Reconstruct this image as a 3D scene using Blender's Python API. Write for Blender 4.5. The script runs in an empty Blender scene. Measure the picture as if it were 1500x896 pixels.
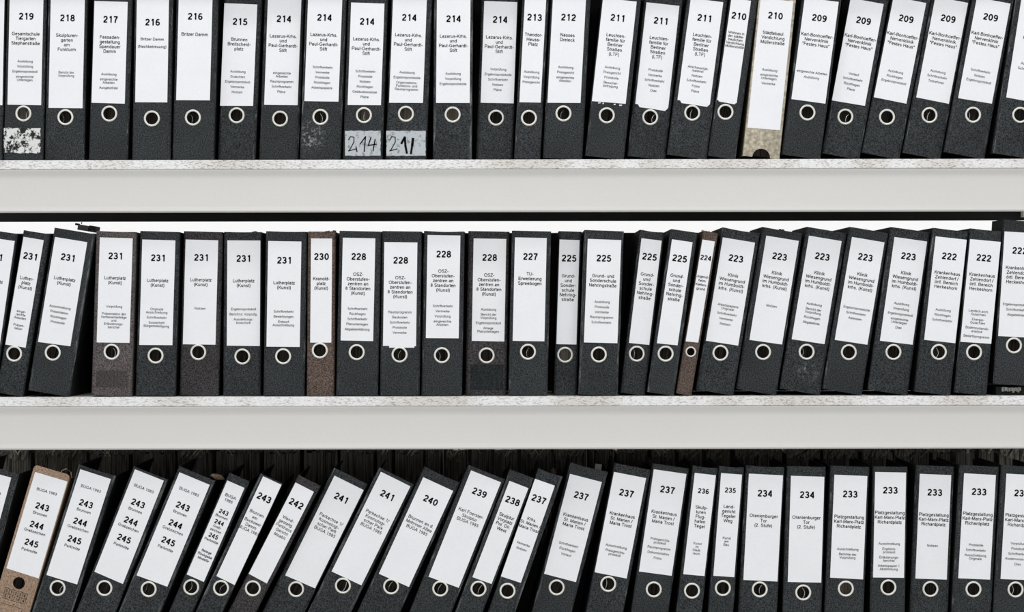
import bpy, bmesh, math, random
from mathutils import Vector, Matrix
random.seed(7)
C = bpy.context.scene.collection

# ---------------------------------------------------------------- camera, light, exposure
DIST, FPX, ROLL = 5.0, 3768.0, 0.0015          # metres to the shelf fronts, focal length in pixels of the 1500 x 896 frame
cd = bpy.data.cameras.new('camera'); cam = bpy.data.objects.new('camera', cd); C.objects.link(cam)
cd.sensor_width = 36.0; cd.lens = FPX*36.0/1500.0; cd.clip_start = 0.05; cd.clip_end = 50
cam.location = (0, -DIST, 0); cam.rotation_euler = (math.radians(90), ROLL, 0)
bpy.context.scene.camera = cam
sc = bpy.context.scene
sc.view_settings.view_transform = 'Standard'; sc.view_settings.look = 'None'
sc.view_settings.gamma = 1.0; sc.view_settings.exposure = 0.0; sc.view_settings.use_curve_mapping = False
world = bpy.data.worlds.new('room_light'); sc.world = world; world.use_nodes = True
world.node_tree.nodes['Background'].inputs[0].default_value = (0.97, 0.99, 1.0, 1)
world.node_tree.nodes['Background'].inputs[1].default_value = 0.86
def area(name, loc, target, sx, sy, power, col=(1, 1, 1)):
    l = bpy.data.lights.new(name, 'AREA'); l.shape = 'RECTANGLE'; l.size = sx; l.size_y = sy; l.energy = power; l.color = col
    o = bpy.data.objects.new(name, l); C.objects.link(o); o.location = loc
    o.rotation_euler = (Vector(target)-Vector(loc)).to_track_quat('-Z', 'Y').to_euler(); return o
area('ceiling_tube_front', (0.2, -3.3, 2.0), (0, 0, -0.3), 3.6, 0.35, 22)
area('ceiling_lamp_front', (-0.8, -0.85, 2.4), (0, 0, -.3), 0.18, 0.18, 8)
area('ceiling_lamp_front', (1.0, -1.0, 2.4), (0, 0, -.3), 0.18, 0.18, 6)
area('ceiling_tube_behind', (0, 1.05, 2.0), (0, 1.6, 0.3), 3.2, 0.3, 90)

# ---------------------------------------------------------------- helpers
def p2w(p, Y):                                   # a point of the photograph to the plane at depth Y
    dx, dy = p[0]-750.0, p[1]-448.0
    c, s = math.cos(ROLL), math.sin(ROLL)
    x, y = dx*c-dy*s, dx*s+dy*c
    k = (DIST+Y)/FPX
    return x*k, -y*k
def link(name, me, mat=None, parent=None):
    o = bpy.data.objects.new(name, me); C.objects.link(o)
    if mat: me.materials.clear(); me.materials.append(mat)
    if parent: o.parent = parent
    return o
def obj(name, bm, mat, parent=None, smooth=False):
    me = bpy.data.meshes.new(name); bmesh.ops.recalc_face_normals(bm, faces=bm.faces[:]); bm.to_mesh(me); bm.free()
    if smooth:
        for p in me.polygons: p.use_smooth = True
        me.set_sharp_from_angle(angle=math.radians(40))
    return link(name, me, mat, parent)
def box(bm, x0, x1, y0, y1, z0, z1, M=None):
    v = [bm.verts.new((x, y, z)) for x in (x0, x1) for y in (y0, y1) for z in (z0, z1)]
    if M is not None:
        for q in v: q.co = M @ q.co
    for f in ((0,1,3,2),(4,6,7,5),(0,4,5,1),(2,3,7,6),(0,2,6,4),(1,5,7,3)): bm.faces.new([v[i] for i in f])
    return v
def tag(o, label=None, cat=None, group=None, kind=None):
    if label: o['label'] = label
    if cat: o['category'] = cat
    if group: o['group'] = group
    if kind: o['kind'] = kind
    return o
def empty(name, loc, ry=0):
    o = bpy.data.objects.new(name, None); C.objects.link(o); o.location = loc; o.rotation_euler = (0, ry, 0); o.empty_display_size = .03; return o
def extrude_x(bm, prof, x0, x1, closed=True):    # profile of (y, z) pairs pushed along x
    a = [bm.verts.new((x0, y, z)) for y, z in prof]; b = [bm.verts.new((x1, y, z)) for y, z in prof]
    n = len(prof)
    for i in range(n if closed else n-1): bm.faces.new([a[i], a[(i+1) % n], b[(i+1) % n], b[i]])
    if closed: bm.faces.new(a[::-1]); bm.faces.new(b)
def tube(bm, pts, r, seg=6):
    rings = []
    for i, p in enumerate(pts):
        p = Vector(p); t = (Vector(pts[min(i+1, len(pts)-1)])-Vector(pts[max(i-1, 0)])).normalized()
        u = t.orthogonal().normalized(); w = t.cross(u)
        rr = r[i] if isinstance(r, (list, tuple)) else r
        rings.append([bm.verts.new(p+rr*(math.cos(2*math.pi*k/seg)*u+math.sin(2*math.pi*k/seg)*w)) for k in range(seg)])
    for a, b in zip(rings, rings[1:]):
        for k in range(seg): bm.faces.new([a[k], a[(k+1) % seg], b[(k+1) % seg], b[k]])
    bm.faces.new(rings[0][::-1]); bm.faces.new(rings[-1])

# ---------------------------------------------------------------- materials
def lin(c): return tuple(((v/255)/12.92 if v/255 <= .04045 else ((v/255+.055)/1.055)**2.4) for v in c)+(1,)
def newmat(name, rough=.6, metal=0.0, spec=.3):
    m = bpy.data.materials.new(name); m.use_nodes = True; nt = m.node_tree; b = nt.nodes['Principled BSDF']
    b.inputs['Roughness'].default_value = rough; b.inputs['Metallic'].default_value = metal
    b.inputs['Specular IOR Level'].default_value = spec
    return m, nt, b
def N(nt, t, **kw):
    n = nt.nodes.new(t)
    for k, v in kw.items():
        if k in n.inputs: n.inputs[k].default_value = v
        else: setattr(n, k, v)
    return n
def ramp(nt, fac, stops):
    r = nt.nodes.new('ShaderNodeValToRGB'); e = r.color_ramp.elements
    while len(e) < len(stops): e.new(.5)
    for i, (p, c) in enumerate(stops): e[i].position = p; e[i].color = c
    nt.links.new(fac, r.inputs[0]); return r.outputs[0]
def coords(nt, scale=(1, 1, 1)):
    tc = nt.nodes.new('ShaderNodeTexCoord'); mp = nt.nodes.new('ShaderNodeMapping'); oi = nt.nodes.new('ShaderNodeObjectInfo')
    nt.links.new(tc.outputs['Object'], mp.inputs[0]); mp.inputs['Scale'].default_value = scale
    ml = N(nt, 'ShaderNodeMath', operation='MULTIPLY'); ml.inputs[1].default_value = 37.0
    nt.links.new(oi.outputs['Random'], ml.inputs[0]); return mp.outputs[0], ml.outputs[0]
def noise(nt, vec, w, scale, detail=2, rough=.5):
    n = nt.nodes.new('ShaderNodeTexNoise'); n.noise_dimensions = '4D'
    n.inputs['Scale'].default_value = scale; n.inputs['Detail'].default_value = detail; n.inputs['Roughness'].default_value = rough
    nt.links.new(vec, n.inputs['Vector']); nt.links.new(w, n.inputs['W']); return n.outputs[0]
def mixc(nt, fac, a, b, mode='MIX'):
    m = nt.nodes.new('ShaderNodeMix'); m.data_type = 'RGBA'; m.blend_type = mode
    for s, v in ((0, fac), (6, a), (7, b)):
        if isinstance(v, (tuple, float, int)): m.inputs[s].default_value = v
        else: nt.links.new(v, m.inputs[s])
    return m.outputs[2]
def bump(nt, b, h, strength, dist=.001):
    n = nt.nodes.new('ShaderNodeBump'); n.inputs['Strength'].default_value = strength; n.inputs['Distance'].default_value = dist
    nt.links.new(h, n.inputs['Height']); nt.links.new(n.outputs[0], b.inputs['Normal'])
def speckled(name, dark, light, scale=520, rough=.7, wear=0.0, scuff=None, edge=0.0):
    m, nt, b = newmat(name, rough, 0, .25); v, w = coords(nt)
    n = noise(nt, v, w, scale*.8, 2, .6); big = noise(nt, v, w, 14, 2)
    col = ramp(nt, n, [(.38, lin(dark)), (.70, lin(light))])
    tone = ramp(nt, big, [(.3, (.82, .82, .82, 1)), (.7, (1.15, 1.15, 1.15, 1))])
    col = mixc(nt, 1.0, col, tone, 'MULTIPLY')
    if wear:
        v2, w2 = coords(nt, (1, 1, .22)); s = noise(nt, v2, w2, 190, 4, .75)
        mk = ramp(nt, s, [(.66-wear*.1, (0, 0, 0, 1)), (.80, (.6, .6, .6, 1))]); col = mixc(nt, mk, col, lin((150, 152, 150)))
    if scuff:                                     # rubbed spot of its own at a place on the spine
        (cx, cz, rx, rz, tone_s) = scuff
        tc = nt.nodes.new('ShaderNodeTexCoord'); mp = nt.nodes.new('ShaderNodeMapping'); nt.links.new(tc.outputs['Object'], mp.inputs[0])
        mp.vector_type = 'POINT'; mp.inputs['Location'].default_value = (-cx/rx, 0, -cz/rz); mp.inputs['Scale'].default_value = (1/rx, 0, 1/rz)
        ln = N(nt, 'ShaderNodeVectorMath', operation='LENGTH'); nt.links.new(mp.outputs[0], ln.inputs[0])
        fall = ramp(nt, ln.outputs['Value'], [(.3, (1, 1, 1, 1)), (1.0, (0, 0, 0, 1))])
        sp = ramp(nt, noise(nt, v, w, 120, 5, .75), [(.50, (0, 0, 0, 1)), (.66, (.75, .75, .75, 1))])
        col = mixc(nt, mixc(nt, 1.0, fall, sp, 'MULTIPLY'), col, lin(tone_s))
    if edge:                                      # rubbed along the rounded long edges
        tc = nt.nodes.new('ShaderNodeTexCoord'); sx = nt.nodes.new('ShaderNodeSeparateXYZ'); nt.links.new(tc.outputs['Normal'], sx.inputs[0])
        ab = N(nt, 'ShaderNodeMath', operation='ABSOLUTE'); nt.links.new(sx.outputs[0], ab.inputs[0])
        em = ramp(nt, ab.outputs[0], [(.15, (0, 0, 0, 1)), (.6, (1, 1, 1, 1))])
        v3, w3 = coords(nt, (1, 1, .12)); st = ramp(nt, noise(nt, v3, w3, 170, 4, .75), [(.62-edge*.14, (0, 0, 0, 1)), (.74, (.7, .7, .7, 1))])
        col = mixc(nt, mixc(nt, 1.0, em, st, 'MULTIPLY'), col, lin((168, 172, 172)))
    nt.links.new(col, b.inputs['Base Color']); bump(nt, b, n, .25, .0006); return m
def paper(name, col, var=.04, fibre=260, rough=.75):
    m, nt, b = newmat(name, rough, 0, .2); v, w = coords(nt)
    c0 = lin(col); lo = tuple(x*(1-var*2.2) for x in c0[:3])+(1,)
    n = noise(nt, v, w, fibre, 4, .7); g = noise(nt, v, w, 22, 3)
    c = ramp(nt, n, [(.3, lo), (.62, c0)]); t = ramp(nt, g, [(.35, (1-var, 1-var, 1-var, 1)), (.6, (1, 1, 1, 1))])
    nt.links.new(mixc(nt, 1.0, c, t, 'MULTIPLY'), b.inputs['Base Color']); bump(nt, b, n, .12, .0004); return m
M = {}
M['k'] = speckled('black_marbled_board', (2, 4, 5), (74, 78, 81), 660, edge=.35)
M['kedge'] = speckled('edge_worn_black_board', (2, 4, 5), (74, 78, 81), 660, edge=.9)
M['kside'] = speckled('shaded_black_cover_board', (7, 8, 9), (30, 34, 36), 400)  # shade under the shelf beams put into the cover colour
M['kworn'] = speckled('worn_shaded_cover_board', (8, 9, 10), (34, 38, 39), 400, wear=.6)  # cover colour darkened for that same shade; the streaks are real wear
M['scuff'] = speckled('scuffed_black_board', (2, 4, 5), (74, 78, 81), 660, edge=.5, scuff=(-.018, .045, .03, .035, (190, 190, 188)))
M['smudge'] = speckled('glue_marked_black_board', (2, 4, 5), (74, 78, 81), 660, edge=.2, scuff=(.008, .04, .028, .02, (150, 152, 152)))
M['grey'] = speckled('charcoal_board', (18, 17, 18), (84, 79, 81), 560)
M['greybrown'] = speckled('taupe_board', (46, 42, 42), (122, 113, 112), 560)
M['brown'] = speckled('brown_board', (48, 38, 34), (126, 107, 97), 560)
M['beige'] = speckled('beige_card', (150, 140, 122), (205, 195, 176), 160)
M['kraft'] = speckled('brown_kraft_card', (132, 108, 90), (182, 156, 134), 420)
M['paper'] = paper('label_paper', (243, 243, 246), .02)
M['residue'] = speckled('darker_old_label_patch', (7, 10, 11), (46, 52, 54), 400)
M['residue_t'] = speckled('darker_taupe_patch', (46, 42, 43), (84, 77, 77), 400)
def flat(name, col, rough=.6, metal=0, spec=.3):
    m, nt, b = newmat(name, rough, metal, spec); v, w = coords(nt); n = noise(nt, v, w, 300, 2)
    c0 = lin(col); nt.links.new(ramp(nt, n, [(.3, tuple(x*.9 for x in c0[:3])+(1,)), (.7, c0)]), b.inputs['Base Color']); return m
M['ink'] = flat('black_print', (12, 12, 13), .7, 0, .1)
M['ring'] = flat('nickel_ring', (240, 238, 230), .35, .1, .6)
M['chrome'] = flat('bright_lever_wire', (225, 225, 225), .25, .7, .5)
def sheets(name, a, bcol):
    m, nt, b = newmat(name, .8, 0, .1); v, w = coords(nt, (1, 1, .03)); n = noise(nt, v, w, 420, 3, .7)
    nt.links.new(ramp(nt, n, [(.36, lin(a)), (.66, lin(bcol))]), b.inputs['Base Color']); return m
M['pages'] = sheets('dark_file_edges', (46, 42, 38), (120, 112, 104))
M['pages_light'] = sheets('pale_file_edges', (120, 108, 94), (225, 215, 200))
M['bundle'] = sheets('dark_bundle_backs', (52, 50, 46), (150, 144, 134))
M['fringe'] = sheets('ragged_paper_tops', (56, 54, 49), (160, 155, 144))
M['strand'] = flat('pale_paper_strands', (225, 220, 205))
def paint(name, col, speck=.03, rough=.45):
    m, nt, b = newmat(name, rough, 0, .4); v, w = coords(nt); n = noise(nt, v, w, 700, 2, .6); g = noise(nt, v, w, 4, 2)
    c0 = lin(col); lo = tuple(x*(1-speck*2) for x in c0[:3])+(1,)
    c = ramp(nt, n, [(.35, lo), (.65, c0)]); t = ramp(nt, g, [(.3, (.985, .98, .97, 1)), (.7, (1, 1, 1, 1))])
    nt.links.new(mixc(nt, 1.0, c, t, 'MULTIPLY'), b.inputs['Base Color']); bump(nt, b, n, .06, .0004); return m
M['steel'] = paint('grey_white_shelf_paint', (214, 212, 209))
M['wall'] = paint('white_wall_paint', (240, 240, 240), .01, .8)
M['floor'] = paint('light_grey_floor', (206, 205, 202), .04, .5)
M['dark_steel'] = flat('black_steel', (26, 26, 24), .6)
def chipboard():
    m, nt, b = newmat('white_chipboard_edge', .7, 0, .2); tc = nt.nodes.new('ShaderNodeTexCoord'); mp = nt.nodes.new('ShaderNodeMapping')
    nt.links.new(tc.outputs['Object'], mp.inputs[0]); mp.inputs['Rotation'].default_value = (0, math.radians(-38), 0); mp.inputs['Scale'].default_value = (.45, 1, 1.5)
    oi = nt.nodes.new('ShaderNodeObjectInfo'); v, w = mp.outputs[0], oi.outputs['Random']
    n = noise(nt, v, w, 380, 4, .7)
    v2, w2 = coords(nt, (1, 1, .2)); g = noise(nt, v2, w2, 5, 3)
    base = ramp(nt, g, [(.42, lin((222, 218, 213))), (.52, lin((240, 239, 239)))])
    mk = ramp(nt, n, [(.40, (1, 1, 1, 1)), (.49, (0, 0, 0, 1))])
    spots = ramp(nt, g, [(.44, lin((166, 158, 149))), (.56, lin((196, 194, 190)))])
    nt.links.new(mixc(nt, mk, base, spots), b.inputs['Base Color']); bump(nt, b, n, .5, .001); return m
M['chip'] = chipboard()
def torn(name, a, bcol, thr, sc_=150):
    m, nt, b = newmat(name, .6, 0, .3); v, w = coords(nt); n = noise(nt, v, w, sc_, 5, .7)
    nt.links.new(ramp(nt, n, [(thr-.04, lin(a)), (thr+.04, lin(bcol))]), b.inputs['Base Color']); bump(nt, b, n, .4, .0006); return m
M['tornlabel'] = torn('torn_white_label', (26, 28, 28), (222, 222, 220), .49, 95)
M['sticker'] = torn('worn_grey_sticker', (128, 134, 138), (186, 191, 194), .42, 120)
M['wad'] = paper('crumpled_tan_paper', (168, 148, 124), .15, 120)
M['brownwad'] = paper('crumpled_brown_paper', (96, 74, 60), .2, 120)
M['dustywad'] = paper('dark_brown_wad', (52, 44, 38), .2, 90)
M['lightgrey'] = paper('grey_card', (140, 138, 132), .1)

# ---------------------------------------------------------------- structure: room and shelving
ZS = [.284, -.1755, -.6350]                       # tops of the three boards
HW = 1.16
bm = bmesh.new(); box(bm, -3, 3, -5.6, 1.75, -1.72, -1.70); tag(obj('floor', bm, M['floor']), kind='structure')
bm = bmesh.new(); box(bm, -3, 3, 1.6, 1.7, -1.70, 2.5); tag(obj('wall_back', bm, M['wall']), kind='structure')
ORD = ['first', 'second', 'third', 'fourth', 'fifth', 'sixth', 'seventh', 'eighth', 'ninth', 'tenth', 'eleventh', 'twelfth', 'thirteenth', 'fourteenth', 'fifteenth', 'sixteenth', 'seventeenth', 'eighteenth', 'nineteenth', 'twentieth', 'twenty-first', 'twenty-second', 'twenty-third', 'twenty-fourth', 'twenty-fifth', 'twenty-sixth', 'twenty-seventh', 'twenty-eighth', 'twenty-ninth', 'thirtieth', 'thirty-first']
LEV = ['top', 'middle', 'bottom']
def beam_profile(zt, zb):
    yf = -.010
    p = [(yf, zt), (yf-.0005, zt-.002), (yf+.003, zt-.009), (yf+.0045, zt-.013), (yf+.003, zt-.020)]
    p += [(yf+.0015, zb+.0120), (yf+.0002, zb+.0098), (yf-.0030, zb+.0078), (yf-.0056, zb+.0054), (yf-.0062, zb+.0032), (yf-.0052, zb+.0012), (yf-.0028, zb)]   # the rolled lower edge
    p += [(yf+.006, zb), (yf+.006, zb+.004), (yf+.006, zt)]
    return p
for i, z in enumerate([.7435]+ZS):
    zt, zb = z-.0185, z-.102
    nm = ['topmost', 'top', 'middle', 'bottom'][i]
    s = empty('steel_shelf', (0, .14, zb))
    tag(s, ['grey white steel shelf beam and frame above the picture', 'grey white steel shelf under the top row of binders', 'grey white steel shelf under the middle row of binders', 'grey white steel shelf under the bottom row of binders'][i], 'shelf', 'steel shelves of the rack')
    def L(bm):
        for v in bm.verts: v.co -= Vector((0, .14, zb))
        return bm
    bm = bmesh.new(); extrude_x(bm, beam_profile(zt, zb), -HW, HW); obj('front_beam', L(bm), M['steel'], s, True)
    bm = bmesh.new(); box(bm, -HW, HW, .517, .525, zb, zt); obj('rear_rail', L(bm), M['dark_steel'], s)
    for x in (-1.12, -.4, .4, 1.12):
        bm = bmesh.new(); box(bm, x-.012, x+.012, -.0035, .5168, zt-.03, zt); obj('cross_bar', L(bm), M['dark_steel'], s)
    if 1 <= i <= 2:
        bm = bmesh.new(); box(bm, -HW, HW, .300, .303, z+.0003, z+(.326 if i == 2 else .40)); obj('added_blackout_panel', L(bm), M['dark_steel'], s)  # added dark sheet that keeps the gaps between binders black
    if i == 3:
        bm = bmesh.new(); box(bm, -HW, HW, .622, .625, zb+.02, z+.345); obj('added_blackout_panel', L(bm), M['dark_steel'], s)  # another added sheet, blocking wall light between the file bundles
        bm = bmesh.new(); box(bm, -HW, HW, .300, .303, z+.0003, z+.14); obj('added_blackout_strip', L(bm), M['dark_steel'], s)  # low dark sheet added to keep the gaps near the board black
    if i == 1:
        x, zz = p2w((1497.5, 314.5), .515)
        bm = bmesh.new(); box(bm, x-.003, x+.03, .490, .5168, zz-.005, zz+.014); obj('corner_bracket', L(bm), M['steel'], s)
    e = -.012
    bm = bmesh.new(); d = .30 if i < 3 else .62
    if i == 3: d = .62
    v = box(bm, -HW, HW, e, d if i == 3 else .53, z-.018, z)
    bmesh.ops.bevel(bm, geom=[ed for ed in bm.edges if all(abs(q.co.y-e) < 1e-5 for q in ed.verts) and abs(ed.verts[0].co.z-ed.verts[1].co.z) < 1e-5], offset=.0009, segments=2, affect='EDGES')
    tag(obj('chipboard_shelf_board', bm, M['chip']), ['white chipboard board above the picture', 'pitted white chipboard board carrying the top row of binders', 'pitted white chipboard board carrying the middle row of binders', 'white chipboard board carrying the bottom row of binders'][i], 'shelf board', 'chipboard boards on the steel shelves')
for sx in (-1, 1):
    for yy, nm in ((-.004, 'front'), (.50, 'rear')):
        bm = bmesh.new(); x = sx*(HW+.022); box(bm, x-.0215, x+.0215, yy, yy+.03, -1.70, 1.0)
        tag(obj('rack_upright', bm, M['steel']), '%s %s steel upright of the rack' % ({-1: 'left', 1: 'right'}[sx], nm), 'upright', 'uprights of the rack')

# ---- the binders: spines measured from left to right on each shelf
# (number, look, xl, xr, label BL, BR, TL, ring(x,y), number y, title y, title, detail y, detail)
LK='Lazarus-Krhs./und/Paul-Gerhardt-/Stift'; LT='Leuchten-/familie für/Berliner/Straßen/(LTF)'
KB='Karl-Bonhoeffer-/Nervenklinik/"Festes Haus"'; LP='Lutherplatz/(Kunst)'
OS='OSZ-/Oberstufen-/zentren an/8 Standorten/(Kunst)'; GS='Grund-/und/Sonder-/schule/Nehring-/straße'
KW='Klinik/Wiesengrund/im Humboldt-/krhs. (Kunst)'; KZ='Krankenhaus/Zehlendorf ~/örtl. Bereich/Heckeshorn'
KM='Krankenhaus/St. Marien ~/Maria Trost'; OT='Oranienburger/Tor/(2. Stufe)'
PG='Platzgestaltung/Karl-Marx-Platz/Richardplatz'; PA='Parkachse 1~/Kosmologi-/scher Park/BUGA 1985'
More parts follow.
